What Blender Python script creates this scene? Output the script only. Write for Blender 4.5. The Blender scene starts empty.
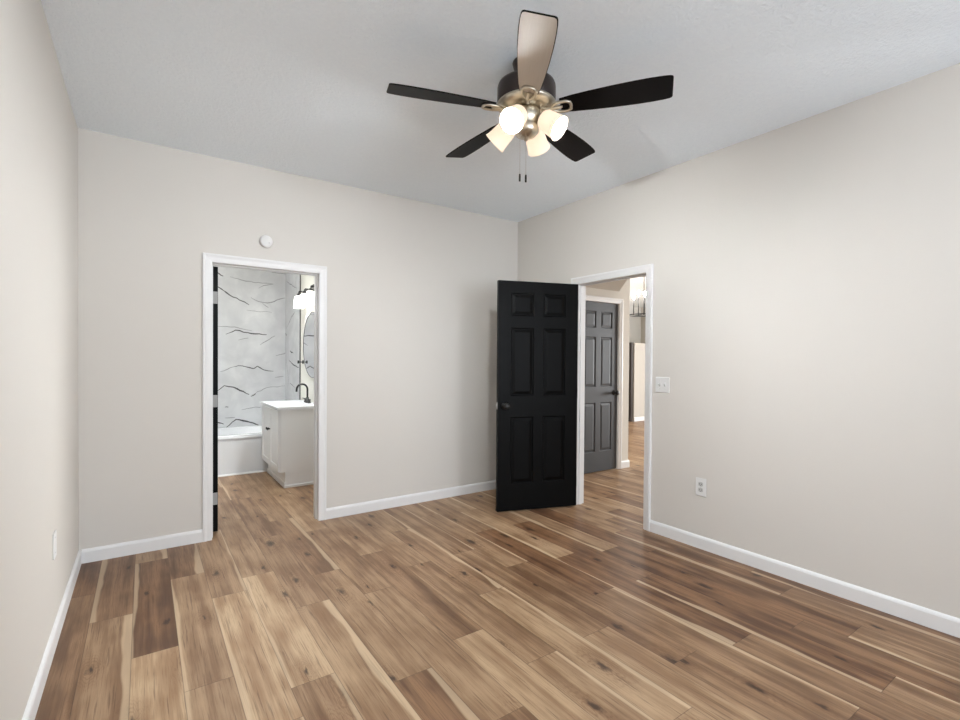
import bpy, bmesh, math, random
from mathutils import Vector, Matrix
random.seed(7)
PI = math.pi
scene = bpy.context.scene
COL = scene.collection

# ------------------------------------------------------------------ camera
F, YAW, PITCH, ROLL, CY, CAMH = 485.797, 0.605655, -0.012276, 0.0071976, 365.6, 1.30825
fw = Vector((math.sin(YAW)*math.cos(PITCH), math.cos(YAW)*math.cos(PITCH), math.sin(PITCH)))
r0 = Vector((math.cos(YAW), -math.sin(YAW), 0)); u0 = r0.cross(fw)
rt = r0*math.cos(ROLL) + u0*math.sin(ROLL); up = -r0*math.sin(ROLL) + u0*math.cos(ROLL)
cd = bpy.data.cameras.new('camera'); cam = bpy.data.objects.new('camera', cd); COL.objects.link(cam)
cd.sensor_width = 36; cd.lens = F/960*36; cd.shift_y = (CY-360)/960; cd.clip_start = 0.02
M = Matrix((rt, up, -fw)).transposed().to_4x4(); M.translation = (0, 0, CAMH)
cam.matrix_world = M
scene.camera = cam

# ------------------------------------------------------------------ world, added fill lights, exposure
scene.view_settings.view_transform = 'Standard'; scene.view_settings.look = 'None'
scene.view_settings.gamma = 1; scene.view_settings.use_curve_mapping = False
scene.view_settings.exposure = 0.41
w = bpy.data.worlds.new('world'); scene.world = w; w.use_nodes = True
w.node_tree.nodes['Background'].inputs[0].default_value = (0.80, 0.90, 1.0, 1)
w.node_tree.nodes['Background'].inputs[1].default_value = 1.0

def area_light(name, loc, direction, sx, sy, power, col):
    l = bpy.data.lights.new(name, 'AREA'); l.shape = 'RECTANGLE'; l.size = sx; l.size_y = sy
    l.energy = power; l.color = col
    o = bpy.data.objects.new(name, l); COL.objects.link(o); o.location = loc
    o.rotation_euler = Vector(direction).to_track_quat('-Z', 'Y').to_euler()
    return o
REAR, HCEIL = -2.6, 2.74
area_light('window_daylight', (0.45, REAR-0.06, 1.45), (0, 1, 1.0), 1.3, 1.4, 38, (0.87, 0.95, 1.05))  # added fill light at an assumed window, unseen behind the camera
area_light('window_daylight', (2.35, REAR-0.06, 1.45), (-0.55, 1, 0.15), 1.1, 1.4, 56, (0.87, 0.95, 1.05))  # second added fill light, at the other assumed window
area_light('bathroom_ceiling_lamp', (0.72, 4.85, HCEIL-0.03), (0, 0, -1), 0.5, 0.5, 20, (0.96, 0.99, 1.0))  # added fill, no fixture: brightens the bathroom from out of view
area_light('living_room_daylight', (10.65, 2.2, 1.5), (-1, 0.15, 0), 2.4, 1.6, 340, (0.95, 0.98, 1.0))  # added fill at an assumed, unseen living room window

# ------------------------------------------------------------------ materials
def s2l(c):
    c = c/255.0
    return c/12.92 if c <= 0.04045 else ((c+0.055)/1.055)**2.4
def rgb(r, g, b): return (s2l(r), s2l(g), s2l(b), 1)

class NT:
    def __init__(s, name):
        s.m = bpy.data.materials.new(name); s.m.use_nodes = True
        s.t = s.m.node_tree; s.b = s.t.nodes['Principled BSDF']; s.out = s.t.nodes['Material Output']
    def n(s, typ, **kw):
        nd = s.t.nodes.new(typ)
        for k, v in kw.items():
            if k.startswith('i_'):
                key = k[2:]
                key = int(key) if key.isdigit() else key.replace('_', ' ')
                s.set(nd.inputs[key], v)
            else: setattr(nd, k, v)
        return nd
    def set(s, sock, v):
        if isinstance(v, bpy.types.NodeSocket): s.t.links.new(v, sock)
        else: sock.default_value = v
    def math(s, op, a, b=0.0, c=0.0, clamp=False):
        nd = s.t.nodes.new('ShaderNodeMath'); nd.operation = op; nd.use_clamp = clamp
        for i, v in enumerate((a, b, c)): s.set(nd.inputs[i], v)
        return nd.outputs[0]
    def mix(s, f, a, b, blend='MIX'):
        nd = s.t.nodes.new('ShaderNodeMix'); nd.data_type = 'RGBA'; nd.blend_type = blend
        s.set(nd.inputs[0], f); s.set(nd.inputs[6], a); s.set(nd.inputs[7], b)
        return nd.outputs[2]
    def ramp(s, v, lo, hi, smooth=True, o0=0.0, o1=1.0):
        nd = s.t.nodes.new('ShaderNodeMapRange'); nd.interpolation_type = 'SMOOTHSTEP' if smooth else 'LINEAR'
        for i, x in enumerate((v, lo, hi, o0, o1)): s.set(nd.inputs[i], x)
        return nd.outputs[0]
    def noise(s, vec, scale, detail=2.0, rough=0.5, dist=0.0):
        nd = s.t.nodes.new('ShaderNodeTexNoise')
        s.set(nd.inputs['Vector'], vec); nd.inputs['Scale'].default_value = scale
        nd.inputs['Detail'].default_value = detail; nd.inputs['Roughness'].default_value = rough
        nd.inputs['Distortion'].default_value = dist
        return nd.outputs[0]
    def vec(s, x, y, z):
        nd = s.t.nodes.new('ShaderNodeCombineXYZ')
        for i, v in enumerate((x, y, z)): s.set(nd.inputs[i], v)
        return nd.outputs[0]
    def bump(s, h, strength, dist):
        nd = s.t.nodes.new('ShaderNodeBump'); s.set(nd.inputs['Height'], h)
        nd.inputs['Strength'].default_value = strength; nd.inputs['Distance'].default_value = dist
        s.t.links.new(nd.outputs[0], s.b.inputs['Normal'])
    def obj(s): return s.t.nodes.new('ShaderNodeTexCoord').outputs['Object']

def simple(name, col, rough=0.5, metal=0.0, spec=0.5, var=0.03, bump=0.0, bscale=60, emis=None, es=0.0, trans=0.0, aniso=None):
    k = NT(name); co = k.obj()
    v = k.noise(co, 7.0, 3.0)
    c2 = tuple(min(1, x*(1-var)) for x in col[:3]) + (1,)
    c1 = tuple(min(1, x*(1+var)) for x in col[:3]) + (1,)
    k.set(k.b.inputs['Base Color'], k.mix(v, c2, c1))
    k.b.inputs['Roughness'].default_value = rough; k.b.inputs['Metallic'].default_value = metal
    k.b.inputs['Specular IOR Level'].default_value = spec
    if bump: k.bump(k.noise(co, bscale, 3.0, 0.6), bump, 0.002)
    if emis: k.b.inputs['Emission Color'].default_value = emis; k.b.inputs['Emission Strength'].default_value = es
    if trans: k.b.inputs['Transmission Weight'].default_value = trans
    return k.m

MAT = {}
MAT['wall'] = simple('beige_wall_paint', rgb(213, 208, 201), 0.75, var=0.006, bump=0.15, bscale=180, spec=0.3)
MAT['hallwall'] = simple('beige_hall_paint', rgb(214, 208, 198), 0.75, var=0.006, bump=0.15, bscale=180, spec=0.3)
MAT['partial'] = simple('greige_partial_wall_paint', rgb(184, 178, 169), 0.75, var=0.006)
MAT['farwall'] = simple('white_far_wall_paint', rgb(240, 239, 235), 0.75, var=0.006)
MAT['bathwall'] = simple('cream_bath_paint', rgb(232, 230, 222), 0.7, var=0.006, spec=0.3)
MAT['trim'] = simple('white_trim_paint', rgb(229, 228, 227), 0.4, var=0.006)
MAT['white'] = simple('white_plastic', rgb(226, 225, 223), 0.4, var=0.004)
MAT['slot'] = simple('dark_slot', rgb(60, 58, 55), 0.6)
MAT['grey'] = simple('grey_plastic', rgb(190, 189, 186), 0.4, var=0.005)
MAT['vanity'] = simple('white_lacquer', rgb(240, 241, 242), 0.3, var=0.005)
MAT['ceramic'] = simple('glossy_white_acrylic', rgb(234, 236, 238), 0.15, var=0.003)
MAT['blackmetal'] = simple('matt_black_metal', rgb(10, 10, 10), 0.35)
MAT['steel'] = simple('satin_nickel', rgb(190, 188, 184), 0.3, metal=1.0)
MAT['nickel'] = simple('brushed_warm_nickel', rgb(196, 188, 172), 0.32, metal=1.0, bump=0.1, bscale=200)
MAT['bronze'] = simple('dark_bronze', rgb(52, 43, 40), 0.35, metal=0.4, var=0.08)
MAT['bulb'] = simple('lit_bulb', (1, 1, 1, 1), emis=(0.93, 0.97, 1.0, 1), es=2400)
MAT['bathbulb'] = simple('lit_bath_bulb', (1, 1, 1, 1), emis=(0.95, 0.98, 1.0, 1), es=500)
MAT['hallbulb'] = simple('lit_candle_bulb', (1, 1, 1, 1), emis=(1.0, 0.96, 0.90, 1), es=230)
MAT['rim'] = simple('grey_metal_rim', rgb(95, 95, 96), 0.4, metal=0.3)
MAT['hinge'] = simple('dull_steel', rgb(165, 164, 162), 0.55)
MAT['brown'] = simple('dark_brown_panel', rgb(48, 38, 32), 0.5, var=0.08)
MAT['vein'] = simple('dark_marble_vein', rgb(95, 94, 97), 0.25, var=0.2)
MAT['veinlight'] = simple('grey_marble_vein', rgb(168, 168, 171), 0.25, var=0.1)

def ceiling_mat():
    k = NT('textured_white_ceiling'); co = k.obj()
    k.b.inputs['Roughness'].default_value = 0.9; k.b.inputs['Specular IOR Level'].default_value = 0.1
    a = k.noise(co, 55, 3.0, 0.7, 0.5)
    k.set(k.b.inputs['Base Color'], k.mix(a, rgb(235, 242, 249), rgb(245, 251, 255)))
    k.bump(a, 0.7, 0.008)
    return k.m
MAT['ceiling'] = ceiling_mat()

def black_door():
    k = NT('black_grained_door'); co = k.obj()
    mp = k.n('ShaderNodeMapping'); k.set(mp.inputs[0], co); mp.inputs['Scale'].default_value = (1, 1, 0.06)
    g = k.noise(mp.outputs[0], 190, 4.0, 0.6)
    k.set(k.b.inputs['Base Color'], k.mix(g, rgb(4, 4, 4), rgb(10, 10, 10)))
    k.b.inputs['Roughness'].default_value = 0.42; k.b.inputs['Specular IOR Level'].default_value = 0.09
    k.bump(g, 0.25, 0.002)
    return k.m
MAT['door'] = black_door()
MAT['halldoor'] = simple('charcoal_painted_door', rgb(62, 63, 66), 0.5, var=0.06, bump=0.1, bscale=150)

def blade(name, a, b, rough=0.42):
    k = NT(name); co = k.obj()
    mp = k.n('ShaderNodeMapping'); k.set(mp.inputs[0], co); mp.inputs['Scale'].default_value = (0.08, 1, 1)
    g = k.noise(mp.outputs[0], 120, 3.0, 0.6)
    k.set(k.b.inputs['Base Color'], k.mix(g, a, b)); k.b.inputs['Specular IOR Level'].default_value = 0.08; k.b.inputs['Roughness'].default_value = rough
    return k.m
MAT['blade'] = blade('espresso_blade', rgb(8, 7, 7), rgb(14, 12, 12))
MAT['palelam'] = blade('pale_blade_underside', rgb(180, 168, 155), rgb(190, 179, 166), 0.4)  # near blade only: its lit brightness is painted into the underside colour

def marble():
    k = NT('white_marble_panel'); co = k.obj()
    n = k.noise(co, 1.6, 5.0, 0.55, 1.2); n2 = k.noise(co, 5.0, 3.0, 0.5, 0.6)
    v = k.math('MULTIPLY', n, n2)
    k.set(k.b.inputs['Base Color'], k.mix(k.ramp(v, 0.12, 0.42), rgb(214, 215, 217), rgb(231, 232, 233)))
    k.b.inputs['Roughness'].default_value = 0.22
    return k.m
MAT['marble'] = marble()

def floor_mat():
    k = NT('wood_plank_floor')
    uv = k.n('ShaderNodeUVMap', uv_map='plank').outputs[0]
    at = k.n('ShaderNodeAttribute', attribute_name='plank_data')
    sp = k.n('ShaderNodeSeparateXYZ'); k.set(sp.inputs[0], uv); u, v = sp.outputs[0], sp.outputs[1]
    sa = k.n('ShaderNodeSeparateColor'); k.set(sa.inputs[0], at.outputs['Color'])
    tone, seed, sap = sa.outputs[0], sa.outputs[1], sa.outputs[2]
    sz = k.math('MULTIPLY', seed, 137.0)
    x = k.math('MULTIPLY', u, 0.175)
    M2 = lambda a, b: k.math('MULTIPLY', a, b)
    V3 = lambda a, b, z=sz: k.vec(M2(x, a), M2(v, b), z)
    wide = k.noise(V3(24.0, 0.9), 1.0, 3.0, 0.55, 0.2)
    cloud = k.noise(V3(9.0, 3.5, k.math('ADD', sz, 5.0)), 1.0, 2.0, 0.5, 0.0)
    fine = k.noise(V3(230.0, 5.5), 1.0, 4.0, 0.7, 0.0)
    pore = k.noise(V3(120.0, 3.2, k.math('ADD', sz, 17.0)), 1.0, 3.0, 0.6, 0.0)
    # knots with rings around them, two or three to a plank
    vo = k.n('ShaderNodeTexVoronoi'); vo.feature = 'F1'; vo.voronoi_dimensions = '2D'
    wob = k.noise(V3(42.0, 16.0), 1.0, 3.0)
    kx = k.math('ADD', k.math('MULTIPLY_ADD', wob, 0.26, M2(x, 5.2)), M2(seed, 91.0))
    k.set(vo.inputs['Vector'], k.vec(kx, M2(v, 1.9), 0.0))
    vo.inputs['Scale'].default_value = 1.0; vo.inputs['Randomness'].default_value = 1.0
    sv = k.n('ShaderNodeSeparateColor'); k.set(sv.inputs[0], vo.outputs['Color'])
    gate = k.ramp(sv.outputs[0], 0.28, 0.32)
    size = k.math('MULTIPLY_ADD', sv.outputs[1], -1.1, 1.75)
    wb2 = k.noise(V3(150.0, 60.0), 1.0, 2.0)
    d = M2(vo.outputs['Distance'], size)
    dk = k.math('MULTIPLY_ADD', wb2, 0.06, d)
    knot = M2(k.ramp(dk, 0.050, 0.150, True, 1.0, 0.0), gate)
    halo = M2(k.ramp(d, 0.06, 0.50, True, 1.0, 0.0), gate)
    rings = k.math('MULTIPLY_ADD', k.math('SINE', M2(k.math('ADD', d, M2(wide, 0.5)), 95.0)), 0.5, 0.5)
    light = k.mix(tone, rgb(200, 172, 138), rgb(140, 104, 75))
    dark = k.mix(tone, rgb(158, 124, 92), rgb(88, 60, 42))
    c = k.mix(k.ramp(k.math('MULTIPLY_ADD', wide, 0.6, M2(cloud, 0.4)), 0.36, 0.64), light, dark)
    c = k.mix(M2(k.ramp(fine, 0.48, 0.66), 0.46), c, k.mix(tone, rgb(132, 100, 72), rgb(84, 60, 43)))
    c = k.mix(M2(M2(k.ramp(rings, 0.5, 1.0), halo), 0.38), c, rgb(104, 72, 48))
    c = k.mix(M2(k.ramp(pore, 0.58, 0.68), 0.50), c, rgb(82, 57, 40))
    c = k.mix(M2(halo, 0.24), c, rgb(116, 80, 52))
    c = k.mix(M2(knot, 0.86), c, rgb(50, 34, 26))
    # pale sapwood along one edge of some planks
    wv = k.noise(k.vec(M2(v, 1.6), sz, 0.0), 1.0, 2.0)
    wid = k.math('MULTIPLY', k.math('MULTIPLY_ADD', wv, 1.6, -0.42), M2(sap, 0.46))
    sm = k.ramp(k.math('SUBTRACT', wid, k.math('SUBTRACT', 1.0, u)), -0.03, 0.03)
    sm = M2(sm, k.ramp(sap, 0.05, 0.15))
    c = k.mix(M2(sm, 0.52), c, rgb(214, 190, 158))
    # seams between planks
    du = k.math('MULTIPLY', k.math('MINIMUM', u, k.math('SUBTRACT', 1.0, u)), 0.175)
    dv = k.math('MINIMUM', v, k.math('SUBTRACT', 1.17, v))
    seam = k.ramp(k.math('MINIMUM', du, dv), 0.0006, 0.0022, True, 1.0, 0.0)
    c = k.mix(k.math('MULTIPLY', seam, 0.55), c, rgb(70, 50, 38))
    k.set(k.b.inputs['Base Color'], c)
    k.set(k.b.inputs['Roughness'], k.math('MULTIPLY_ADD', fine, 0.12, 0.36))
    k.b.inputs['Specular IOR Level'].default_value = 0.35
    h = k.math('SUBTRACT', k.math('MULTIPLY', fine, 0.25), seam)
    k.bump(h, 0.25, 0.001)
    return k.m
MAT['floor'] = floor_mat()

def shade_mat(name, col, e, f=0.5, base=None):
    base = base or col
    k = NT(name); t = k.t
    k.set(k.b.inputs['Base Color'], k.mix(k.noise(k.obj(), 20), base, base))
    k.b.inputs['Roughness'].default_value = 0.4
    tr = k.n('ShaderNodeBsdfTranslucent'); tr.inputs[0].default_value = col
    mx = k.n('ShaderNodeMixShader'); mx.inputs[0].default_value = f
    t.links.new(k.b.outputs[0], mx.inputs[1]); t.links.new(tr.outputs[0], mx.inputs[2])
    k.b.inputs['Emission Color'].default_value = col; k.b.inputs['Emission Strength'].default_value = e
    t.links.new(mx.outputs[0], k.out.inputs[0]); return k.m
MAT['shade'] = shade_mat('lit_frosted_glass', rgb(255, 232, 204), 0.62, 0.0006, rgb(190, 178, 162))
MAT['bathshade'] = shade_mat('lit_white_glass', rgb(250, 248, 244), 4.0)

def clear_glass(name, a=0.35):
    k = NT(name); t = k.t
    tr = k.n('ShaderNodeBsdfTransparent'); mx = k.n('ShaderNodeMixShader'); mx.inputs[0].default_value = a
    k.set(k.b.inputs['Base Color'], k.mix(k.noise(k.obj(), 25), (0.9, 0.9, 0.9, 1), (1, 1, 1, 1)))
    k.b.inputs['Roughness'].default_value = 0.15
    t.links.new(tr.outputs[0], mx.inputs[1]); t.links.new(k.b.outputs[0], mx.inputs[2])
    t.links.new(mx.outputs[0], k.out.inputs[0]); return k.m
MAT['lanternglass'] = clear_glass('lantern_glass', 0.02)
MAT['mirror'] = simple('mirror_silver', rgb(235, 236, 238), 0.03, metal=1.0, var=0.002)

# ------------------------------------------------------------------ mesh helpers
class MB:
    def __init__(s): s.v = []; s.f = []; s.mi = []; s.mats = []; s.cur = 0; s.sm = []; s.smooth = False
    def mat(s, m):
        if m not in s.mats: s.mats.append(m)
        s.cur = s.mats.index(m); return s
    def add(s, vs, fs, smooth=None):
        o = len(s.v); s.v += [tuple(p) for p in vs]
        for f in fs:
            s.f.append([o+i for i in f]); s.mi.append(s.cur); s.sm.append(s.smooth if smooth is None else smooth)
        return s
    def box(s, x0, y0, z0, x1, y1, z1):
        vs = [(x, y, z) for z in (z0, z1) for y in (y0, y1) for x in (x0, x1)]
        return s.add(vs, [(0, 2, 3, 1), (4, 5, 7, 6), (0, 1, 5, 4), (2, 6, 7, 3), (0, 4, 6, 2), (1, 3, 7, 5)])
    def prism(s, poly, z0, z1):
        n = len(poly)
        vs = [(x, y, z0) for x, y in poly]+[(x, y, z1) for x, y in poly]
        fs = [tuple(range(n-1, -1, -1)), tuple(range(n, 2*n))]+[(i, (i+1) % n, n+(i+1) % n, n+i) for i in range(n)]
        return s.add(vs, fs)
    def sweep(s, prof, P0, P1, A, B):
        # profile points (a, b) along vectors A, B swept from P0 to P1
        P0, P1, A, B = map(Vector, (P0, P1, A, B)); n = len(prof)
        vs = [P0+A*a+B*b for a, b in prof]+[P1+A*a+B*b for a, b in prof]
        return s.add(vs, [tuple(range(n-1, -1, -1)), tuple(range(n, 2*n))]+[(i, (i+1) % n, n+(i+1) % n, n+i) for i in range(n)])
    def lathe(s, prof, seg=24, mtx=None, smooth=True):
        # prof: (r, z)
        mtx = mtx or Matrix(); vs = []; fs = []; n = len(prof)
        for r, z in prof:
            for i in range(seg):
                a = 2*PI*i/seg; vs.append(mtx @ Vector((r*math.cos(a), r*math.sin(a), z)))
        for j in range(n-1):
            for i in range(seg):
                a, b = j*seg+i, j*seg+(i+1) % seg
                fs.append((a, b, b+seg, a+seg))
        s.add(vs, fs, smooth)
        return s
    def tube(s, pts, r, seg=10, smooth=True, cap=True):
        pts = [Vector(p) for p in pts]; rr = r if isinstance(r, (list, tuple)) else [r]*len(pts)
        vs = []; fs = []; ref = None
        for i, p in enumerate(pts):
            d = (pts[min(i+1, len(pts)-1)]-pts[max(i-1, 0)]).normalized()
            if ref is None: ref = d.orthogonal().normalized()
            ref = (ref-d*ref.dot(d)).normalized(); q = d.cross(ref)
            for k in range(seg):
                a = 2*PI*k/seg; vs.append(p+(ref*math.cos(a)+q*math.sin(a))*rr[i])
        for j in range(len(pts)-1):
            for k in range(seg):
                a, b = j*seg+k, j*seg+(k+1) % seg; fs.append((a, b, b+seg, a+seg))
        s.add(vs, fs, smooth)
        if cap:
            n = len(vs); s.add(vs[:seg], [tuple(range(seg-1, -1, -1))], False); s.add(vs[n-seg:], [tuple(range(seg))], False)
        return s
    def build(s, name, m=None, parent=None, bevel=0, merge=True, solidify=0, seg=2):
        me = bpy.data.meshes.new(name); me.from_pydata(s.v, [], s.f); me.update()
        mats = s.mats or [m]
        for mm in mats: me.materials.append(MAT[mm])
        for p, i, sm in zip(me.polygons, s.mi, s.sm): p.material_index = i if s.mats else 0; p.use_smooth = sm
        if merge:
            bm = bmesh.new(); bm.from_mesh(me); bmesh.ops.remove_doubles(bm, verts=bm.verts, dist=1e-5)
            bmesh.ops.recalc_face_normals(bm, faces=bm.faces); bm.to_mesh(me); bm.free()
        o = bpy.data.objects.new(name, me); COL.objects.link(o)
        if parent: o.parent = parent
        if solidify:
            md = o.modifiers.new('solid', 'SOLIDIFY'); md.thickness = solidify; md.offset = 0
        if bevel:
            md = o.modifiers.new('bevel', 'BEVEL'); md.width = bevel; md.segments = seg; md.limit_method = 'ANGLE'; md.angle_limit = 0.6
        return o

def empty(name, loc=(0, 0, 0), rz=0, parent=None):
    o = bpy.data.objects.new(name, None); COL.objects.link(o); o.location = loc; o.rotation_euler = (0, 0, rz)
    o.empty_display_size = 0.1
    if parent: o.parent = parent
    return o
def tag(o, label=None, cat=None, group=None, kind=None):
    if label: o['label'] = label
    if cat: o['category'] = cat
    if group: o['group'] = group
    if kind: o['kind'] = kind
    return o
def struct(o, label, cat): return tag(o, label, cat, kind='structure')

# ------------------------------------------------------------------ the room shell
XL, XR, YB, HC = -0.338, 3.203, 3.951, 2.74
WT, WR = 0.125, 0.105                     # wall thickness
A0, A1, AT = 0.403, 1.158, 1.990   # bath doorway
B0, B1, BT = 2.367, 3.104, 1.990   # bedroom doorway (along y)
J = 0.018
HY, HX1 = 3.862, 4.900          # hall wall face and its outer corner
D0, D1, DT = 4.020, 4.700, 1.990   # hall door opening
LX, LY = 11.0, 8.3             # living room extents
BX, BY = 1.550, 6.790          # bath right wall, alcove back wall

# floor of wide planks, all running away from the camera
def make_floor():
    W, L = 0.175, 1.17
    known = {-2: 3.40, -1: 3.03, 0: 2.575, 1: 3.37, 2: 2.98, 3: 3.16, 4: 2.62, 5: 1.795, 6: 2.567, 7: 1.915, 8: 2.755, 9: 2.205, 10: 2.76, 11: 2.40, 12: 3.015, 13: 2.33}
    tones = {(0, 2.575): .95, (0, 1.405): .05, (1, 3.37): .85, (1, 2.20): .45, (1, 1.03): .4, (-1, 3.03): .85, (-1, 1.86): .5, (2, 2.98): .55, (2, 1.81): .02,
             (3, 3.16): .45, (3, 1.99): .08, (3, .82): .6, (-2, 3.40): .95, (-2, 2.23): .8, (4, 2.62): .55, (4, 1.45): .35, (5, 1.795): .45, (5, .625): .9,
             (6, 1.397): .45, (6, 2.567): .6, (7, 1.915): .75, (7, .745): .25, (8, 1.585): .6, (8, 2.755): .5, (9, 2.205): .7, (9, 1.035): .35,
             (10, 1.59): .6, (10, 2.76): .6, (12, 3.015): .6, (12, 1.845): .75, (11, 1.23): .75, (13, 1.16): .85}
    rnd = random.Random(11)
    vs, fs, uvs, data = [], [], [], []
    k = -3
    while -0.046+W*k < LX:
        x0 = -0.046+W*k; x1 = x0+W
        off = known.get(k, rnd.uniform(0, L)); base = off-math.ceil((off-REAR)/L)*L-L
        y = base
        while y < LY+0.2:
            a, b = max(y, REAR-0.1), min(y+L, LY+0.1)
            if b > a:
                cx0, cx1 = max(x0, -0.47), min(x1, LX+0.1)
                t = None
                for (kk, yy), tv in tones.items():
                    if kk == k and abs(yy-y) < 0.08: t = tv
                if t is None: t = 0.25+0.55*rnd.random()
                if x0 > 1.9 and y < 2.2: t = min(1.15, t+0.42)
                r1, r2 = rnd.random(), rnd.random()
                n = len(vs)
                vs += [(cx0, a, 0), (cx1, a, 0), (cx1, b, 0), (cx0, b, 0)]; fs.append((n, n+1, n+2, n+3))
                u0_, u1_ = (cx0-x0)/W, (cx1-x0)/W
                flip = rnd.random() < 0.4
                q = [(u0_, a-y), (u1_, a-y), (u1_, b-y), (u0_, b-y)]
                if flip: q = [(1-uu, vv) for uu, vv in q]
                uvs += q
                sapv = 0.0 if r2 < 0.40 else 0.3+0.7*(r2-0.42)/0.58
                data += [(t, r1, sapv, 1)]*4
            y += L
        k += 1
    me = bpy.data.meshes.new('floor'); me.from_pydata(vs, [], fs); me.update()
    me.uv_layers.new(name='plank')
    me.color_attributes.new('plank_data', 'FLOAT_COLOR', 'CORNER')
    me.uv_layers['plank'].data.foreach_set('uv', [c_ for p_ in uvs for c_ in p_])
    me.color_attributes['plank_data'].data.foreach_set('color', [c_ for p_ in data for c_ in p_])
    me.materials.append(MAT['floor'])
    o = bpy.data.objects.new('floor', me); COL.objects.link(o)
    struct(o, 'light brown wood plank floor running through all rooms', 'floor')
    return o
make_floor()
s = MB(); s.box(-0.46, REAR-0.12, -0.12, LX+.1, LY+.1, -0.004)
struct(s.build('floor_slab', 'grey'), 'slab under the wooden planks', 'floor').name = 'floor_base'

# ceiling
c = MB(); c.box(XL-.12, REAR-.12, HC, XR+.06, YB+.06, HC+.1)
struct(c.build('ceiling', 'ceiling'), 'white textured bedroom ceiling', 'ceiling')
c = MB(); c.box(XR+.06, REAR-.12, HC, LX+.1, LY+.1, HC+.1); c.box(-.12, YB+.06, HC, XR+.06, BY+.15, HC+.1)
struct(c.build('ceiling_beyond', 'farwall'), 'ceiling of the rooms beyond the two doorways', 'ceiling')
c = MB(); c.prism([(XR+WR, 2.50), (3.97, 3.14), (4.70, HY), (XR+WR, HY)], 2.14, HC)
struct(c.build('ceiling_soffit', 'hallwall'), 'lowered beige soffit over the hall door', 'ceiling')

# walls (each a set of slabs with the doorway left open)
c = MB()
c.box(XL-WT, YB, 0, A0-J, YB+WT, HC); c.box(A1+J, YB, 0, XR, YB+WT, HC); c.box(A0-J, YB, AT+J, A1+J, YB+WT, HC)
struct(c.build('wall_back', 'wall', merge=False), 'beige wall with the bathroom doorway', 'wall')
c = MB(); c.box(XL-WT, REAR-WT, 0, XL, YB, HC)
struct(c.build('wall_left', 'wall'), 'beige wall beside the camera on the left', 'wall')
c = MB()
c.box(XR, REAR-WT, 0, XR+WR, B0-J, HC); c.box(XR, B1+J, 0, XR+WR, YB+WT, HC); c.box(XR, B0-J, BT+J, XR+WR, B1+J, HC)
struct(c.build('wall_right', 'wall', merge=False), 'beige wall on the right with light switch and open doorway', 'wall')
# rear wall with two assumed window openings, unseen, added for daylight
c = MB(); wins = ((-0.20, 1.10), (1.75, 2.95)); z0w, z1w = 0.70, 2.20
xs = [XL, wins[0][0], wins[0][1], wins[1][0], wins[1][1], XR]
for i in range(0, 6, 2): c.box(xs[i], REAR-WT, 0, xs[i+1], REAR, HC)
for a, b in wins: c.box(a, REAR-WT, 0, b, REAR, z0w); c.box(a, REAR-WT, z1w, b, REAR, HC)
struct(c.build('wall_rear', 'wall', merge=False), 'beige wall behind the camera with two windows', 'wall')
for i, (a, b) in enumerate(wins):
    f = MB()
    for q in ((a, z0w, a+.05, z1w), (b-.05, z0w, b, z1w), (a+.05, z0w, b-.05, z0w+.05), (a+.05, z1w-.05, b-.05, z1w), (a+.05, 1.43, b-.05, 1.47)):
        f.box(q[0], REAR-.05, q[1], q[2], REAR-.01, q[3])
    struct(f.build('window_%d' % (i+1), 'trim', merge=False), 'white sash window behind the camera, %s' % ('nearer the left wall' if i == 0 else 'nearer the right wall'), 'window')

# hall and living room walls
c = MB()
c.box(XR+WR, HY, 0, D0-J, HY+WT, HC); c.box(D1+J, HY, 0, HX1, HY+WT, HC); c.box(D0-J, HY, DT+J, D1+J, HY+WT, HC)
struct(c.build('wall_hall', 'hallwall', merge=False), 'beige hall wall around the closed charcoal door', 'wall')
c = MB(); c.box(HX1-WT, HY+WT, 0, HX1, LY, HC)
struct(c.build('wall_hall_side', 'hallwall'), 'beige wall running back from the hall corner', 'wall')
c = MB(); c.box(HX1-WT, LY, 0, LX+.1, LY+.1, HC)
struct(c.build('wall_far', 'farwall'), 'pale wall at the far end of the living room', 'wall')
c = MB(); c.box(LX, REAR-WT, 0, LX+.1, 1.0, HC); c.box(LX, 3.4, 0, LX+.1, LY, HC); c.box(LX, 1.0, 0, LX+.1, 3.4, .7); c.box(LX, 1.0, 2.3, LX+.1, 3.4, HC)
struct(c.build('wall_living_side', 'hallwall', merge=False), 'living room wall with a wide window', 'wall')
c = MB(); c.box(XR+WR, REAR-WT, 0, LX, REAR, HC)
struct(c.build('wall_living_near', 'hallwall'), 'living room wall at the near end', 'wall')
c = MB(); c.box(8.68, 6.70, 0, 10.9, 6.82, 1.69)
struct(c.build('wall_partial', 'partial'), 'beige partial height wall far beyond the doorway', 'wall')

# bathroom walls: painted part, then marble panels with their veins as a second material
c = MB(); c.box(BX, YB+WT, 0, BX+WT, 6.03, HC); c.box(-.09, YB+WT, 0, .03, 6.03, HC)
struct(c.build('wall_bath_sides', 'bathwall', merge=False), 'cream painted bathroom side walls', 'wall')

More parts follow.
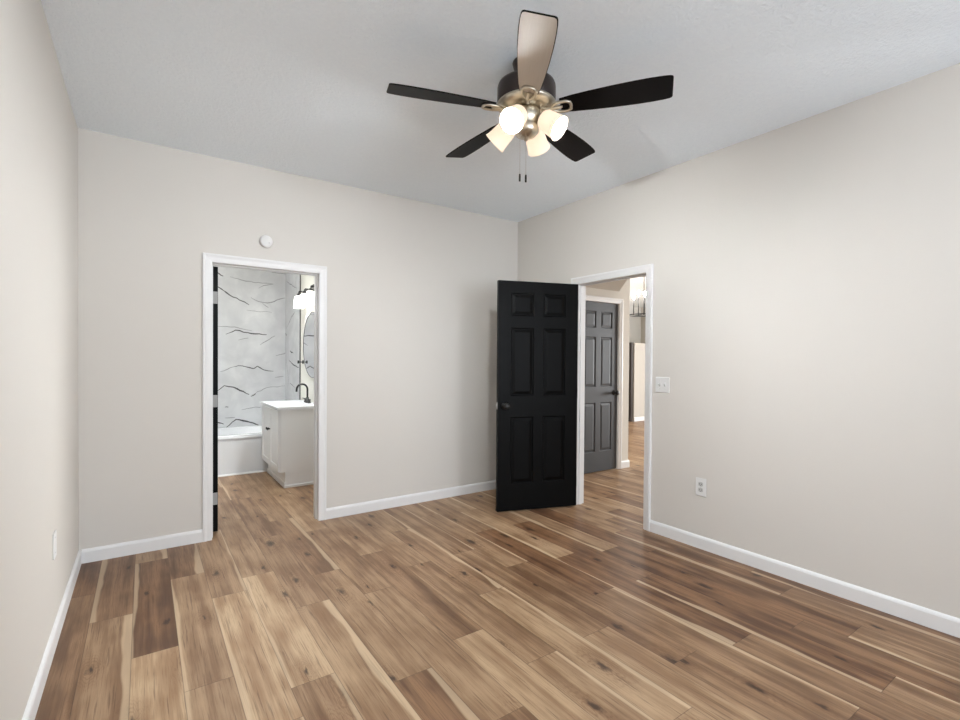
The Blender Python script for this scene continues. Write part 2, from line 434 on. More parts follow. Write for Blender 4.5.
# marble veins: polylines on the photograph's marble, as real coordinates on the panel
def vein_strip(mb, pts, w, m, axis, val, nrm):
    w *= 1.25
    mb.mat(m); n = len(pts); vs = []; fs = []
    # resample with a little wander
    P = []
    for i in range(n-1):
        a, b = Vector(pts[i]), Vector(pts[i+1]); k = max(2, int((b-a).length/0.04))
        for j in range(k): P.append(a.lerp(b, j/k))
    P.append(Vector(pts[-1]))
    for i in range(1, len(P)-1): P[i] += Vector((random.uniform(-1, 1)*.004, random.uniform(-1, 1)*.006))
    N = len(P)
    for i, q in enumerate(P):
        d = (P[min(i+1, N-1)]-P[max(i-1, 0)]).normalized(); pr = Vector((-d.y, d.x))
        ww = w*(0.35+0.65*math.sin(PI*min(1, max(0, (i+.3)/N))))*random.uniform(.7, 1.2)/2
        for sg in (-1, 1):
            e = q+pr*ww*sg
            vs.append((e.x, val+nrm, e.y) if axis == 1 else (val+nrm, e.x, e.y))
    for i in range(N-1): fs.append((2*i, 2*i+2, 2*i+3, 2*i+1))
    mb.add(vs, fs)
V = 'vein'; G = 'veinlight'
# (width m, material, [(x, z) ...]) on the alcove's back wall
back_veins = [
 (.013, V, [(0.706, 2.223), (0.787, 2.169), (0.889, 2.094), (1.003, 2.041), (1.109, 1.985)]),
 (.012, V, [(0.687, 2.394), (0.769, 2.348), (0.815, 2.322)]),
 (.010, G, [(1.128, 2.082), (1.217, 2.035), (1.328, 2.022), (1.482, 2.088), (1.544, 2.108)]),
 (.007, G, [(1.267, 2.017), (1.338, 1.968)]),
 (.009, G, [(0.889, 2.323), (1.022, 2.295), (1.177, 2.278), (1.398, 2.278)]),
 (.007, G, [(1.217, 2.207), (1.277, 2.245), (1.398, 2.278)]),
 (.009, G, [(0.751, 1.696), (0.946, 1.701), (1.139, 1.656)]),
 (.012, V, [(0.843, 1.603), (0.956, 1.66), (1.139, 1.62), (1.318, 1.613)]),
 (.006, G, [(1.08, 1.919), (1.217, 1.911), (1.379, 1.906)]),
 (.007, G, [(0.984, 1.534), (1.1, 1.563)]),
 (.008, G, [(1.238, 1.477), (1.42, 1.602)]),
 (.010, V, [(0.937, 1.197), (0.985, 1.214), (1.159, 1.171), (1.202, 1.201), (1.278, 1.153), (1.401, 1.137)]),
 (.008, G, [(0.779, 1.136), (0.937, 1.197)]),
 (.009, G, [(1.431, 1.339), (1.567, 1.385)]),
 (.006, G, [(1.421, 1.054), (1.526, 1.068)]),
 (.014, V, [(0.752, 0.899), (0.825, 0.959), (0.928, 0.935), (1.11, 0.841)]),
 (.009, V, [(1.13, 0.816), (1.189, 0.849)]),
 (.007, G, [(1.14, 0.833), (1.319, 0.925), (1.547, 0.941)]),
 (.009, V, [(0.835, 0.692), (0.872, 0.69)]),
 (.007, G, [(1.023, 0.647), (1.14, 0.673), (1.279, 0.676)]),
 (.016, V, [(0.844, 0.433), (0.957, 0.534), (1.082, 0.505), (1.229, 0.437)]),
 (.008, G, [(0.835, 0.557), (0.947, 0.556)]),
 (.013, V, [(0.688, 0.521), (0.77, 0.501), (0.82, 0.481)]),
 (.006, G, [(1.378, 2.428), (1.565, 2.426)]),
 (.010, V, [(.20, 1.9), (.35, 1.85), (.5, 1.7)]), (.012, V, [(.1, 1.1), (.3, 1.2), (.5, 1.05)]), (.010, G, [(.1, .8), (.3, .7), (.55, .75)])]
c = MB().mat('marble'); c.box(-.09, BY, 0, BX+WT, BY+.1, HC)
for wd, m, pts in back_veins: vein_strip(c, pts, wd, m, 1, BY, -.0012)
o = c.build('wall_bath_alcove', merge=False)
struct(o, 'white marble panel with dark veins behind the bathtub', 'wall')
side_veins = [
 (.012, G, [(6.674, 1.722), (6.5, 1.82), (6.292, 1.889)]),
 (.010, G, [(6.725, 2.317), (6.215, 2.17)]),
 (.008, G, [(6.72, 1.746), (6.719, 1.68)]),
 (.012, V, [(6.581, 1.286), (6.368, 1.224), (6.088, 1.191)]),
 (.009, G, [(6.715, 1.285), (6.641, 1.09), (6.578, 0.951)]),
 (.010, G, [(6.535, 0.985), (6.283, 0.945)]),
 (.012, V, [(6.539, 1.404), (6.369, 1.371)]),
 (.012, V, [(6.78, 1.638), (6.718, 1.61)]),
]
c = MB().mat('marble'); c.box(BX, 6.03, 0, BX+WT, BY, HC); c.box(-.09, 6.03, 0, .03, BY, HC)
for wd, m, pts in side_veins: vein_strip(c, pts, wd, m, 0, BX, -.0012)
struct(c.build('wall_bath_marble_sides', merge=False), 'white marble side panels at both ends of the bathtub', 'wall')
c = MB(); c.box(BX-.010, 6.024, .44, BX, 6.036, HC)
struct(c.build('trim_1', 'blackmetal'), 'thin black metal edge strip where the marble panel ends', 'trim')

# baseboards: profile with a rounded top
BH, BTK = 0.088, 0.014
BPROF = [(0, 0), (BTK, 0), (BTK, BH*.80), (BTK*.75, BH*.90), (BTK*.35, BH*.97), (0, BH)]
def baseboard(name, runs, label):
    m = MB()
    for P0, P1, nrm in runs: m.sweep(BPROF, P0+(0,), P1+(0,), nrm+(0,), (0, 0, 1))
    return struct(m.build(name, 'trim', merge=False), label, 'baseboard')
CW = 0.060; RV = 0.0
baseboard('baseboard_left', [((XL, REAR), (XL, YB), (1, 0))], 'white baseboard along the left wall')
baseboard('baseboard_back', [((XL+BTK, YB), (A0-CW, YB), (0, -1)), ((A1+CW, YB), (XR-BTK, YB), (0, -1))], 'white baseboard either side of the bathroom doorway')
baseboard('baseboard_right', [((XR, REAR), (XR, B0-CW), (-1, 0)), ((XR, B1+CW), (XR, YB), (-1, 0))], 'white baseboard along the right wall')
baseboard('baseboard_rear', [((XL+BTK, REAR), (XR-BTK, REAR), (0, 1))], 'white baseboard behind the camera')
baseboard('baseboard_hall', [((XR+WR, HY), (D0-CW, HY), (0, -1)), ((D1+CW+.01, HY), (HX1+BTK, HY), (0, -1)), ((HX1, HY), (HX1, LY), (1, 0)),
                             ((XR+WR, REAR), (XR+WR, B0-CW), (1, 0)), ((XR+WR, B1+CW), (XR+WR, HY-BTK), (1, 0))], 'white baseboard in the hall by the charcoal door')
baseboard('baseboard_far', [((8.68, 6.70), (10.9, 6.70), (0, -1))], 'white baseboard on the partial height wall')
m = MB()
m.sweep([(0, 0), (.018, 0), (.016, .008), (.010, .015), (0, .018)], (.03, 6.01, 0), (BX, 6.01, 0), (0, -1, 0), (0, 0, 1))
struct(m.build('trim_2', 'trim'), 'white quarter round strip along the bathtub foot', 'trim')

# door casings and jambs.  U = along the wall, N = out of the wall towards the room
CP = [(0, 0), (CW, 0), (CW, .017), (CW*.80, .019), (CW*.55, .014), (CW*.25, .012), (CW*.08, .010), (0, .008)]   # (across from the opening edge, out)
def casing(mb, o0, o1, top, pos, axis, sgn):
    # axis 0: wall runs along x at y = pos; axis 1: wall runs along y at x = pos; sgn: direction of N
    def P(u, n, z): return (u, pos+sgn*n, z) if axis == 0 else (pos+sgn*n, u, z)
    for side, e in ((-1, o0), (1, o1)):
        loop = []
        n = len(CP)
        vs = [P(e+side*a, b, 0) for a, b in CP]+[P(e+side*a, b, top+a) for a, b in CP]
        mb.add(vs, [tuple(range(n)), tuple(range(n, 2*n))]+[(i, (i+1) % n, n+(i+1) % n, n+i) for i in range(n)])
    n = len(CP)
    vs = [P(o0-a, b, top+a) for a, b in CP]+[P(o1+a, b, top+a) for a, b in CP]
    mb.add(vs, [tuple(range(n)), tuple(range(n, 2*n))]+[(i, (i+1) % n, n+(i+1) % n, n+i) for i in range(n)])
def jamb(mb, o0, o1, top, d0, d1, axis, stop=None):
    def B(u0_, n0, z0_, u1_, n1, z1_):
        if axis == 0: mb.box(u0_, n0, z0_, u1_, n1, z1_)
        else: mb.box(n0, u0_, z0_, n1, u1_, z1_)
    B(o0-J, d0, 0, o0, d1, top+J); B(o1, d0, 0, o1+J, d1, top+J); B(o0, d0, top, o1, d1, top+J)
    if stop:
        B(o0, stop[0], 0, o0+.010, stop[1], top); B(o1-.010, stop[0], 0, o1, stop[1], top); B(o0+.010, stop[0], top-.010, o1-.010, stop[1], top)
m = MB(); casing(m, A0, A1, AT, YB, 0, -1); casing(m, A0, A1, AT, YB+WT, 0, 1); jamb(m, A0, A1, AT, YB, YB+WT, 0, (YB+.045, YB+.08))
struct(m.build('trim_3', 'trim', merge=False), 'white casing around the bathroom doorway', 'door frame')
m = MB(); casing(m, B0, B1, BT, XR, 1, -1); casing(m, B0, B1, BT, XR+WR, 1, 1); jamb(m, B0, B1, BT, XR, XR+WR, 1, (XR+.045, XR+.08))
struct(m.build('trim_4', 'trim', merge=False), 'white casing around the doorway in the right wall', 'door frame')
m = MB(); casing(m, D0, D1, DT, HY, 0, -1); jamb(m, D0, D1, DT, HY, HY+WT, 0, (HY+.06, HY+.09))
struct(m.build('trim_5', 'trim', merge=False), 'white casing around the charcoal hall door', 'door frame')

# ------------------------------------------------------------------ six panel doors
def door_leaf(w, h, t, st=0.115, mul=0.085):
    pw = (w-2*st-mul)/2
    xs = [0, st, st+pw, st+pw+mul, w-st, w]
    k = h/1.98
    zs = [0, .23*k, .81*k, .99*k, 1.58*k, 1.68*k, 1.88*k, h]
    m = MB()
    for y, sg in ((0, 1), (t, -1)):
        for i in range(5):
            for j in range(7):
                x0, x1, z0, z1 = xs[i], xs[i+1], zs[j], zs[j+1]
                if i in (1, 3) and j in (1, 3, 5):
                    rings = [(0, 0), (.004, .001), (.010, .010), (.016, .010), (.040, .003)]
                    for a in range(len(rings)-1):
                        (i0, d0), (i1, d1) = rings[a], rings[a+1]
                        o = [(x0+i0, z0+i0), (x1-i0, z0+i0), (x1-i0, z1-i0), (x0+i0, z1-i0)]
                        q = [(x0+i1, z0+i1), (x1-i1, z0+i1), (x1-i1, z1-i1), (x0+i1, z1-i1)]
                        vs = [(px, y+sg*d0, pz) for px, pz in o]+[(px, y+sg*d1, pz) for px, pz in q]
                        m.add(vs, [(b, (b+1) % 4, 4+(b+1) % 4, 4+b) for b in range(4)])
                    i1, d1 = rings[-1]
                    m.add([(x0+i1, y+sg*d1, z0+i1), (x1-i1, y+sg*d1, z0+i1), (x1-i1, y+sg*d1, z1-i1), (x0+i1, y+sg*d1, z1-i1)], [(0, 1, 2, 3)])
                else:
                    m.add([(x0, y, z0), (x1, y, z0), (x1, y, z1), (x0, y, z1)], [(0, 1, 2, 3)])
    for j in range(7):
        for x in (0, w): m.add([(x, 0, zs[j]), (x, t, zs[j]), (x, t, zs[j+1]), (x, 0, zs[j+1])], [(0, 1, 2, 3)])
    for i in range(5):
        for z in (0, h): m.add([(xs[i], 0, z), (xs[i+1], 0, z), (xs[i+1], t, z), (xs[i], t, z)], [(0, 1, 2, 3)])
    return m
KNOB = [(0, 0), (.032, 0), (.032, .004), (.028, .009), (.013, .012), (.011, .028), (.016, .034), (.025, .042), (.0285, .052), (.026, .062), (.016, .068), (0, .070)]
def knob(parent, x, y, z, sgn, m='blackmetal'):
    M_ = Matrix.Translation((x, y, z)) @ Matrix.Rotation(PI/2*(1 if sgn < 0 else -1), 4, 'X')
    return MB().lathe(KNOB, 24, M_).build('door_knob', m, parent)

# door_1: the black bedroom door, swung open into the room.  local x runs from the hinge to the free edge
ang = math.atan2(0.324, -0.946)
e = empty('door_1', (XR-.003, B1-.003, 0.010), ang)
struct(e, 'black six panel door standing open into the bedroom', 'door')
# local y: positive side faces the camera after the turn
dl = door_leaf(.745, 1.975, .035).build('door_leaf', 'door', e); dl.location = (0.006, 0.003, 0)
knob(e, .686, .038, .905, 1); knob(e, .686, .003, .905, -1)
lp = MB().box(.751, .008, .875, .7525, .033, .935); lp.build('latch_plate', 'steel', e)['label'] = 'steel latch plate'
MB().box(.752, .014, .896, .762, .027, .914).build('latch_bolt', 'steel', e)
for z in (.17, .96, 1.75):
    hb = MB().tube([(.001, -.004, z), (.001, -.004, z+.09)], .0055, 12); hb.box(-.0005, -.003, z, .0055, .030, z+.09)
    hb.build('hinge', 'hinge', e)['label'] = 'small steel hinge'

# door_2: bathroom door, open into the bathroom so only its hinged edge shows
e = empty('door_2', (A0+.0, YB+WT+.004, 0.010), 0)
struct(e, 'black bathroom door swung fully open, only its hinged edge showing', 'door')
dl = door_leaf(.740, 1.975, .035).build('door_leaf', 'door', e); dl.location = (.053, .016, 0); dl.rotation_euler = (0, 0, PI/2)
for sg, x in ((1, .053), (-1, .018)):
    M_ = Matrix.Translation((x, .70, .905)) @ Matrix.Rotation(PI/2*sg, 4, 'Y')
    MB().lathe(KNOB, 20, M_).build('door_knob', 'blackmetal', e)
for z in (.20, .93, 1.70):
    hb = MB(); hb.box(.020, .0135, z, .051, .0162, z+.09); hb.tube([(.012, .010, z), (.012, .010, z+.09)], .006, 12)
    hb.build('hinge', 'hinge', e)['label'] = 'satin steel hinge on the black edge'

# door_3: closed hall door
e = empty('door_3', (D0+.003, HY+.012, 0.010), 0)
struct(e, 'closed charcoal six panel door in the hall', 'door')
door_leaf(D1-D0-.006, 1.975, .035, .095, .075).build('door_leaf', 'halldoor', e)
knob(e, D1-D0-.062, 0, .915, -1)

# ------------------------------------------------------------------ bathroom
# bathtub
e = empty('bathtub', (0, 0, 0)); tag(e, 'white alcove bathtub with flat apron in front of the veined marble', 'bathtub')
tx0, tx1, ty0, ty1, tz = .032, BX-.002, 6.03, BY-.002, .44
def rrect(x0, y0, x1, y1, r, n=6):
    pts = []
    for cx, cy, a0 in ((x1-r, y1-r, 0), (x0+r, y1-r, PI/2), (x0+r, y0+r, PI), (x1-r, y0+r, 1.5*PI)):
        for i in range(n+1): a = a0+PI/2*i/n; pts.append((cx+r*math.cos(a), cy+r*math.sin(a)))
    return pts
m = MB()
loops = [(rrect(tx0, ty0-.012, tx1, ty1, .004), tz-.035), (rrect(tx0, ty0-.012, tx1, ty1, .004), tz-.006), (rrect(tx0+.004, ty0-.008, tx1-.004, ty1-.004, .006), tz),
         (rrect(tx0+.07, ty0+.065, tx1-.07, ty1-.05, .14), tz), (rrect(tx0+.085, ty0+.08, tx1-.085, ty1-.065, .14), tz-.02),
         (rrect(tx0+.15, ty0+.13, tx1-.15, ty1-.11, .12), .14), (rrect(tx0+.22, ty0+.19, tx1-.22, ty1-.17, .10), .11)]
n = len(loops[0][0]); vs = [(x, y, z) for lp_, z in loops for x, y in lp_]
fs = [(j*n+i, j*n+(i+1) % n, (j+1)*n+(i+1) % n, (j+1)*n+i) for j in range(len(loops)-1) for i in range(n)]+[tuple(range(6*n, 7*n))]
m.smooth = True; m.add(vs, fs); m.build('tub_shell', 'ceramic', e)
m = MB(); m.box(tx0, ty0, 0, tx1, ty0+.02, tz-.03); m.build('apron', 'ceramic', e)
MB().lathe([(0, .112), (.03, .112), (.03, .116), (0, .117)], 20, Matrix.Translation((1.2, 6.4, 0))).build('drain', 'blackmetal', e)

# vanity cabinet; doors face the tub side's free floor (towards -x)
VX, VY0, VY1, VZ = 1.105, 5.125, 5.955, .787
e = empty('vanity_cabinet', (VX, VY0, 0)); tag(e, 'white bathroom vanity with plain grey-white side and pale worktop', 'cabinet')
D_, Wd = BX-.003-VX, VY1-VY0
m = MB()
m.box(0.018, 0, .16, D_, Wd, VZ); m.box(.068, .004, 0, D_, Wd-.004, .16)
m.build('body', 'vanity', e)
m = MB(); m.sweep([(0, 0), (.010, 0), (.010, .045), (0, .05)], (.068, 0.004, 0), (.068, Wd, 0), (-1, 0, 0), (0, 0, 1))
m.sweep([(0, 0), (.010, 0), (.010, .022), (0, .026)], (.060, .004, 0), (D_, .004, 0), (0, -1, 0), (0, 0, 1))
m.build('plinth_trim', 'trim', e, merge=False)
def shaker(name, y0, y1, z0, z1, knob_y):
    q = MB(); fr = .055
    q.box(.008, y0, z0, .017, y1, z1)
    for b in ((y0, z0, y0+fr, z1), (y1-fr, z0, y1, z1), (y0+fr, z0, y1-fr, z0+fr), (y0+fr, z1-fr, y1-fr, z1)): q.box(0, b[0], b[1], .008, b[2], b[3])
    o = q.build(name, 'vanity', e, merge=False)
    M_ = Matrix.Translation((0, knob_y, z1-.22)) @ Matrix.Rotation(-PI/2, 4, 'Y')
    kb = MB().lathe([(0, 0), (.008, 0), (.006, .012), (.007, .016), (.014, .020), (.015, .026), (.011, .030), (0, .031)], 16, M_).build('knob', 'blackmetal', o)
    kb['label'] = 'small black knob'
shaker('door', .006, Wd/2-.002, .165, VZ-.010, Wd/2-.03)
shaker('door', Wd/2+.002, Wd-.006, .165, VZ-.010, Wd/2+.03)
# worktop with an oval basin sunk in it
m = MB(); x0, y0, x1, y1, zt = -.012, -.012, D_, Wd+.012, VZ+.028
cx, cy, ra, rb, n = .21, Wd/2, .15, .22, 40
outer = []
for i in range(n):
    a = 2*PI*i/n; dx, dy = math.cos(a), math.sin(a)
    tt = min((x1-cx)/dx if dx > 1e-6 else ((x0-cx)/dx if dx < -1e-6 else 9), (y1-cy)/dy if dy > 1e-6 else ((y0-cy)/dy if dy < -1e-6 else 9))
    outer.append((cx+dx*tt, cy+dy*tt))
for corner in ((x0, y0), (x1, y0), (x1, y1), (x0, y1)):
    j = min(range(n), key=lambda i_: (outer[i_][0]-corner[0])**2+(outer[i_][1]-corner[1])**2); outer[j] = corner
rings = [[(x, y, VZ) for x, y in outer], [(x, y, zt) for x, y in outer]]
for sc_, z in ((1, zt), (.96, zt-.01), (.85, zt-.07), (.6, zt-.11), (.15, zt-.12)):
    rings.append([(cx+ra*sc_*math.cos(2*PI*i/n), cy+rb*sc_*math.sin(2*PI*i/n), z) for i in range(n)])
vs = [p for r_ in rings for p in r_]
fs = [(j*n+i, j*n+(i+1) % n, (j+1)*n+(i+1) % n, (j+1)*n+i) for j in range(len(rings)-1) for i in range(n)]+[tuple(range(6*n, 7*n))]
m.add(vs, fs); m.build('worktop', 'ceramic', e)

# faucet
e = empty('faucet', (1.500, 5.54, zt)); tag(e, 'matt black gooseneck faucet on the vanity worktop', 'faucet')
m = MB(); m.lathe([(0, 0), (.024, 0), (.024, .008), (.018, .012), (.017, .06), (0, .062)], 20)
m.build('base', 'blackmetal', e)
pts = [(0, 0, .05), (0, 0, .15)]+[(-.058+.058*math.cos(a), 0, .15+.058*math.sin(a)) for a in [PI*i/10 for i in range(1, 11)]]+[(-.118, 0, .125)]
MB().tube(pts, .0105, 12).build('spout', 'blackmetal', e)
for sg in (-1, 1):
    m = MB(); m.lathe([(0, 0), (.020, 0), (.020, .006), (.014, .01), (.014, .045), (0, .047)], 16, Matrix.Translation((0, sg*.075, 0)))
    m.tube([(0, sg*.075, .037), (-.02, sg*.12, .045)], .006, 8); m.build('handle', 'blackmetal', e)

# round mirror
e = empty('wall_mirror', (BX-.001, 5.50, 1.46)); tag(e, 'round mirror with thin black rim above the vanity', 'mirror')
R90 = Matrix.Rotation(-PI/2, 4, 'Y')
m = MB(); m.lathe([(.360, 0), (.367, 0), (.367, .012), (.364, .014), (.360, .012), (.360, 0)], 64, R90); m.build('frame', 'rim', e)
m = MB(); m.lathe([(.0001, .001), (.360, .001), (.360, .009), (.0001, .0095)], 64, R90, smooth=False); m.build('mirror_glass', 'mirror', e)

# wall hook beside it
e = empty('towel_hook', (BX-.001, 5.90, 1.265)); tag(e, 'small black double knob hook on the bathroom wall by the marble edge', 'hook')
MB().lathe([(0, 0), (.024, 0), (.024, .008), (.006, .012), (.006, .050), (0, .050)], 16, R90).build('mount', 'blackmetal', e)
MB().lathe([(0, .050), (.016, .050), (.020, .056), (.020, .064), (0, .066)], 16, R90).build('peg', 'blackmetal', e)

# vanity light: bar with three glass shades
e = empty('vanity_light', (BX-.001, 5.45, 2.065)); tag(e, 'black three shade light bar glowing above the round mirror', 'wall light')
m = MB(); m.box(-.022, -.09, -.055, 0, .09, .055); m.build('backplate', 'blackmetal', e, bevel=.004)
m = MB(); m.tube([(-.06, -.27, 0), (-.06, .27, 0)], .009, 10); m.tube([(-.02, 0, 0), (-.06, 0, 0)], .009, 10); m.build('bar', 'blackmetal', e, merge=False)
for y in (-.24, 0, .24):
    a = MB(); a.tube([(-.06, y, 0), (-.10, y, 0), (-.105, y, -.005), (-.105, y, -.03)], .007, 8)
    a.lathe([(0, -.025), (.022, -.028), (.024, -.06), (0, -.06)], 16, Matrix.Translation((-.105, y, 0)))
    ar = a.build('lamp_holder', 'blackmetal', e, merge=False)
    MB().lathe([(.026, -.055), (.042, -.065), (.050, -.10), (.056, -.19)], 24, Matrix.Translation((-.105, y, 0))).build('lamp_shade', 'bathshade', ar, solidify=.003)
    MB().lathe([(0, -.15), (.015, -.146), (.027, -.125), (.022, -.095), (.012, -.07), (0, -.068)], 16, Matrix.Translation((-.105, y, 0))).build('bulb', 'bathbulb', ar)

# ------------------------------------------------------------------ small things on the bedroom walls
e = empty('smoke_detector', (.759, YB-.0005, 2.186)); tag(e, 'small round white detector on the wall above the bathroom doorway', 'detector')
RY = Matrix.Rotation(PI/2, 4, 'X')
MB().lathe([(0, 0), (.047, 0), (.047, .012), (.0, .012)], 40, RY).build('mount_plate', 'white', e)
MB().lathe([(0, .013), (.044, .013), (.044, .024), (.036, .032), (0, .034)], 40, RY).build('cover', 'white', e)
MB().lathe([(0, .034), (.004, .034), (.004, .0355), (0, .0355)], 12, RY @ Matrix.Translation((.018, -.012, 0))).build('indicator', 'grey', e)

def plate(name, loc, rz, w, h, label, cat, group=None):
    # local: x across, y out of the wall (negative = towards the room), z up
    e = empty(name, loc, rz); tag(e, label, cat, group)
    MB().box(-w/2, -.006, -h/2, w/2, 0, h/2).build('cover_plate', 'white', e, bevel=.003)
    return e
def screw(e, x, z): MB().lathe([(0, .006), (.003, .006), (.003, .0068), (0, .007)], 10, Matrix.Translation((x, 0, z)) @ RY).build('screw', 'grey', e)
RZR = -PI/2   # right wall: local -y -> world -x
e = plate('light_switch', (XR-.0005, 2.214, 1.129), RZR, .118, .116, 'white double light switch plate on the wall right of the open doorway', 'light switch')
for x in (-.023, .023):
    t = MB().box(x-.0055, -.0068, -.012, x+.0055, -.0055, .012).build('toggle_slot', 'grey', e)
    MB().add([(x-.004, -.006, -.006), (x+.004, -.006, -.006), (x+.004, -.006, .006), (x-.004, -.006, .006),
              (x-.003, -.018, .004), (x+.003, -.018, .004), (x+.003, -.015, .011), (x-.003, -.015, .011)],
             [(0, 1, 2, 3), (4, 5, 6, 7), (0, 1, 5, 4), (1, 2, 6, 5), (2, 3, 7, 6), (3, 0, 4, 7)]).build('toggle', 'white', e)
    for z in (-.030, .030): screw(e, x, z)
def outlet(loc, rz, label, w=.078, h=.126):
    e = plate('wall_outlet', loc, rz, w, h, label, 'outlet', None)
    for z in (.020, -.020):
        r = MB(); r.prism([(p[0], p[1]) for p in rrect(-.017, -.0145, .017, .0145, .010, 4)], 0, .0025)
        o = r.build('receptacle', 'grey', e); o.location = (0, -.0058, z); o.rotation_euler = (PI/2, 0, 0)
        s_ = MB(); s_.box(-.008, -.004, .0022, -.0055, .006, .0030); s_.box(.0055, -.004, .0022, .008, .005, .0030); s_.box(-.002, -.011, .0022, .002, -.007, .0030)
        s_.build('slots', 'slot', o, merge=False)
    screw(e, 0, 0)
    return e
outlet((XR-.0005, 1.899, .430), RZR, 'white duplex outlet low on the right wall below the light switch')
e = plate('wall_plate', (XL+.0005, 2.915, .449), PI/2, .072, .118, 'white blank cover plate low on the left wall near the corner', 'wall plate')
for z in (-.035, .035): screw(e, 0, z)

# ------------------------------------------------------------------ ceiling fan
FX, FY, FZ = 1.517, 1.815, 2.508
fan = empty('ceiling_fan', (FX, FY, HC)); tag(fan, 'dark five blade ceiling fan with four lit frosted glass lamps', 'ceiling fan')
dz = FZ-HC
MB().lathe([(0, -.0005), (.066, -.0005), (.068, -.006), (.060, -.035), (.042, -.058), (.018, -.066), (0, -.066)], 32).build('canopy', 'bronze', fan)
MB().lathe([(.0125, -.06), (.0125, -.12)], 16).build('downrod', 'bronze', fan)
MB().lathe([(0, -.085), (.05, -.088), (.110, -.098), (.136, -.112), (.140, -.125), (.140, -.192), (.136, -.204), (.10, -.212), (0, -.212)], 48).build('motor_housing', 'bronze', fan)
MB().lathe([(.137, -.199), (.141, -.203), (.139, -.212), (.120, -.224), (.095, -.230), (.06, -.233), (0, -.233)], 48).build('motor_rim', 'nickel', fan)['label'] = 'warm nickel ring under the motor'
MB().lathe([(0, -.232), (.066, -.234), (.072, -.245), (.070, -.285), (.058, -.300), (.060, -.306), (.060, -.335), (.045, -.352), (.022, -.360), (.010, -.362), (.008, -.375), (0, -.377)], 40).build('switch_housing', 'nickel', fan)
R_ = .66
def outline():
    # half widths along the radius, local x outward
    st = [(.165, .043), (.185, .046), (.22, .052), (.30, .060), (.40, .067), (.50, .0715), (.57, .072), (.62, .070), (.645, .067)]
    up_ = [(x, w_) for x, w_ in st]; tipc = [(.655, .063), (.659, .055)]
    top = up_+tipc; return [(x, w_) for x, w_ in top]+[(x, -w_) for x, w_ in reversed(top)]
PH = math.radians(233.96); TIL = math.radians(12)
tilt = {0: .22}
for i in range(5):
    a = PH+i*2*PI/5
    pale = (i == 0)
    ol = outline(); n = len(ol)
    th = .0055
    m = MB()
    m.mat('blade').add([(x, y, th/2) for x, y in ol], [tuple(range(n))])
    m.mat('blade').add([(x, y, -th/2+.0005) for x, y in ol]+[(x, y, th/2) for x, y in ol], [(j, (j+1) % n, n+(j+1) % n, n+j) for j in range(n)])
    cxb = .42
    inn = [(cxb+(x-cxb)*.99, y*.955) for x, y in ol]
    m.mat('blade').add([(x, y, -th/2+.0005) for x, y in ol]+[(x, y, -th/2) for x, y in inn], [(j, (j+1) % n, n+(j+1) % n, n+j) for j in range(n)])
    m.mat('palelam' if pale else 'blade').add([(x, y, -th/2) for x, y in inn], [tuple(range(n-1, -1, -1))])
    b = m.build('blade', None, fan)
    b.matrix_local = Matrix.Translation((0, 0, dz)) @ Matrix.Rotation(a, 4, 'Z') @ Matrix.Rotation(-TIL, 4, 'X')
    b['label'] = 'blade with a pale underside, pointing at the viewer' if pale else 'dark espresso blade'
    # blade iron: arm with an open loop, under the blade root
    k = MB(); k.tube([(.080, 0, .004), (.105, 0, -.010), (.125, 0, -.011)], [.014, .011, .009], 10)
    lp_ = [(.120, 0), (.135, .020), (.160, .031), (.195, .032), (.212, .022), (.216, 0), (.212, -.022), (.195, -.032), (.160, -.031), (.135, -.020), (.120, 0)]
    k.tube([(x, y, -.0085) for x, y in lp_], .0075, 8, cap=False)
    k.tube([(.120, 0, -.0085), (.165, 0, -.0085), (.175, 0, -.008)], [.010, .008, .005], 8)
    kb = k.build('blade_iron', 'nickel', b, merge=False); kb['label'] = 'warm nickel blade bracket'

# light kit: four arms with bell shades
SH = [(.022, 0), (.038, -.004), (.046, -.018), (.049, -.045), (.051, -.075), (.054, -.098), (.0575, -.108)]
for i in range(4):
    a = math.radians(207+90*i)
    base = Vector((.050*math.cos(a), .050*math.sin(a), -.285)); out = Vector((math.cos(a), math.sin(a), 0))
    tiltv = math.radians(52)          # from straight down
    d = (out*math.sin(tiltv)-Vector((0, 0, 1))*math.cos(tiltv)).normalized()
    root = base+out*.012+Vector((0, 0, .018))
    neck = Vector((0, 0, -.280))+out*.076
    ar = MB(); ar.tube([base+Vector((0, 0, -.01)), base+out*.012, neck, neck+d*.012], .009, 10)
    Q = Matrix.Translation(neck) @ d.to_track_quat('-Z', 'Y').to_matrix().to_4x4()
    ar.lathe([(0, .004), (.020, .002), (.025, -.012), (.024, -.022), (0, -.022)], 20, Q)
    ao = ar.build('lamp_arm', 'nickel', fan, merge=False)
    Q2 = Matrix.Translation(neck+d*.012) @ d.to_track_quat('-Z', 'Y').to_matrix().to_4x4()
    MB().lathe(SH, 36, Q2).build('lamp_shade', 'shade', ao, solidify=.003)['label'] = 'frosted glass bell shade, lit'
    MB().lathe([(0, -.085), (.012, -.082), (.022, -.070), (.0235, -.055), (.018, -.035), (.012, -.018), (0, -.016)], 20, Q2).build('bulb', 'bulb', ao)['label'] = 'lit bulb'
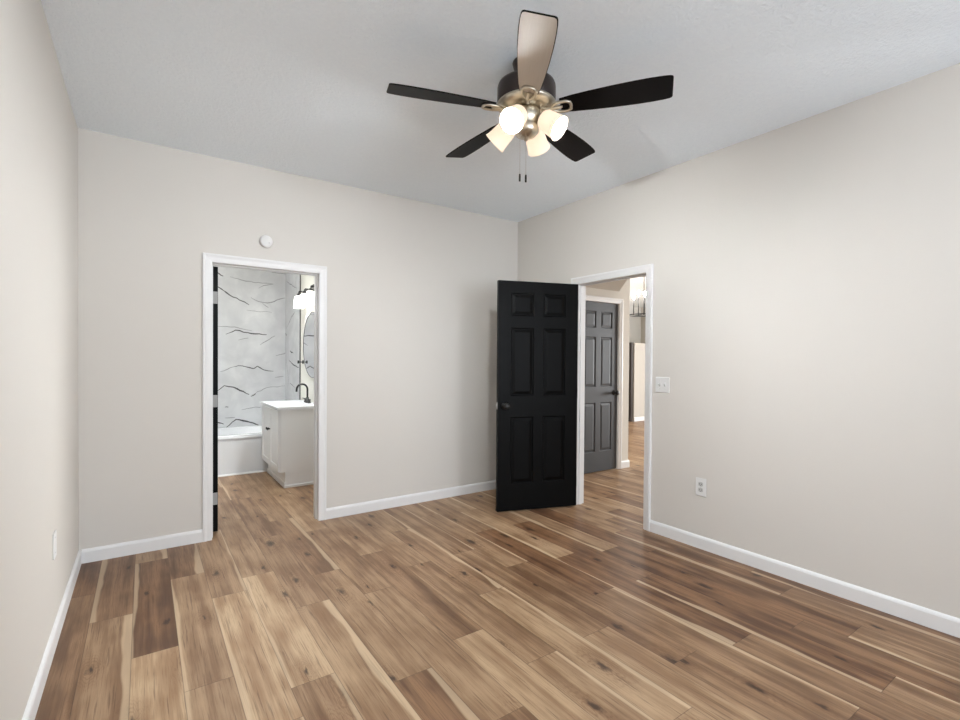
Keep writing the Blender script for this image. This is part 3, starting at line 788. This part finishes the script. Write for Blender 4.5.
for (ox, oy, zl) in ((-.045, -.010, -.548), (-.022, -.027, -.552)):
    pc = MB(); pc.tube([(ox, oy, -.30), (ox, oy, zl)], .0009, 6); o = pc.build('pull_chain', 'steel', fan)
    MB().lathe([(0, zl+.002), (.004, zl), (.0048, zl-.012), (.0045, zl-.034), (0, zl-.036)], 12, Matrix.Translation((ox, oy, 0))).build('chain_fob', 'blackmetal', o)

# ------------------------------------------------------------------ beyond the bedroom doorway
cx_, cy_, zb = 6.70, 5.00, 2.055
e = empty('lantern_chandelier', (cx_, cy_, 2.74)); tag(e, 'black glass dome lantern with lit candle bulbs hanging beyond the doorway', 'chandelier')
h = zb-2.74
MB().lathe([(0, 0), (.065, 0), (.065, -.02), (.02, -.03), (.012, -.04), (0, -.04)], 24).build('canopy', 'blackmetal', e)
MB().lathe([(0, -.035), (.10, -.040), (.105, -.052), (0, -.055)], 24).build('cap', 'blackmetal', e)
MB().lathe([(.09, -.054), (.16, -.075), (.21, -.115), (.235, -.18), (.240, -.30), (.240, h)], 40).build('glass_dome', 'lanternglass', e, solidify=.003)
ring = MB(); ring.tube([(.243*math.cos(2*PI*i/32), .243*math.sin(2*PI*i/32), h) for i in range(33)], .008, 8, cap=False)
ring.tube([(-.243, 0, h), (.243, 0, h)], .005, 8); ring.tube([(0, -.243, h), (0, .243, h)], .005, 8)
ring.tube([(0, 0, -.05), (0, 0, h)], .006, 8)
ring.build('bottom_ring', 'blackmetal', e, merge=False)
for rr_, ff_, zc in ((-.165, .0, 2.345), (-.055, .10, 2.43), (-.030, -.12, 2.386), (.13, .04, 2.40)):
    x, y = .822*rr_+.569*ff_, -.569*rr_+.822*ff_; z = zc-2.74
    ko = MB().tube([(x, y, h), (x, y, z-.03)], .007, 8).build('candle_stem', 'blackmetal', e)
    MB().lathe([(0, z-.034), (.012, z-.028), (.022, z-.008), (.022, z+.010), (.010, z+.028), (0, z+.034)], 16, Matrix.Translation((x, y, 0))).build('candle_bulb', 'hallbulb', ko)

e = empty('tall_brown_panel', (8.60, 6.72, 0)); tag(e, 'tall dark brown panel at the end of the far partial wall', 'panel')
MB().box(0, 0, 0, .065, .62, 1.70).build('panel_body', 'brown', e, bevel=.004)
MB().box(-.004, .02, .04, 0, .60, 1.66).build('panel_face', 'brown', e)
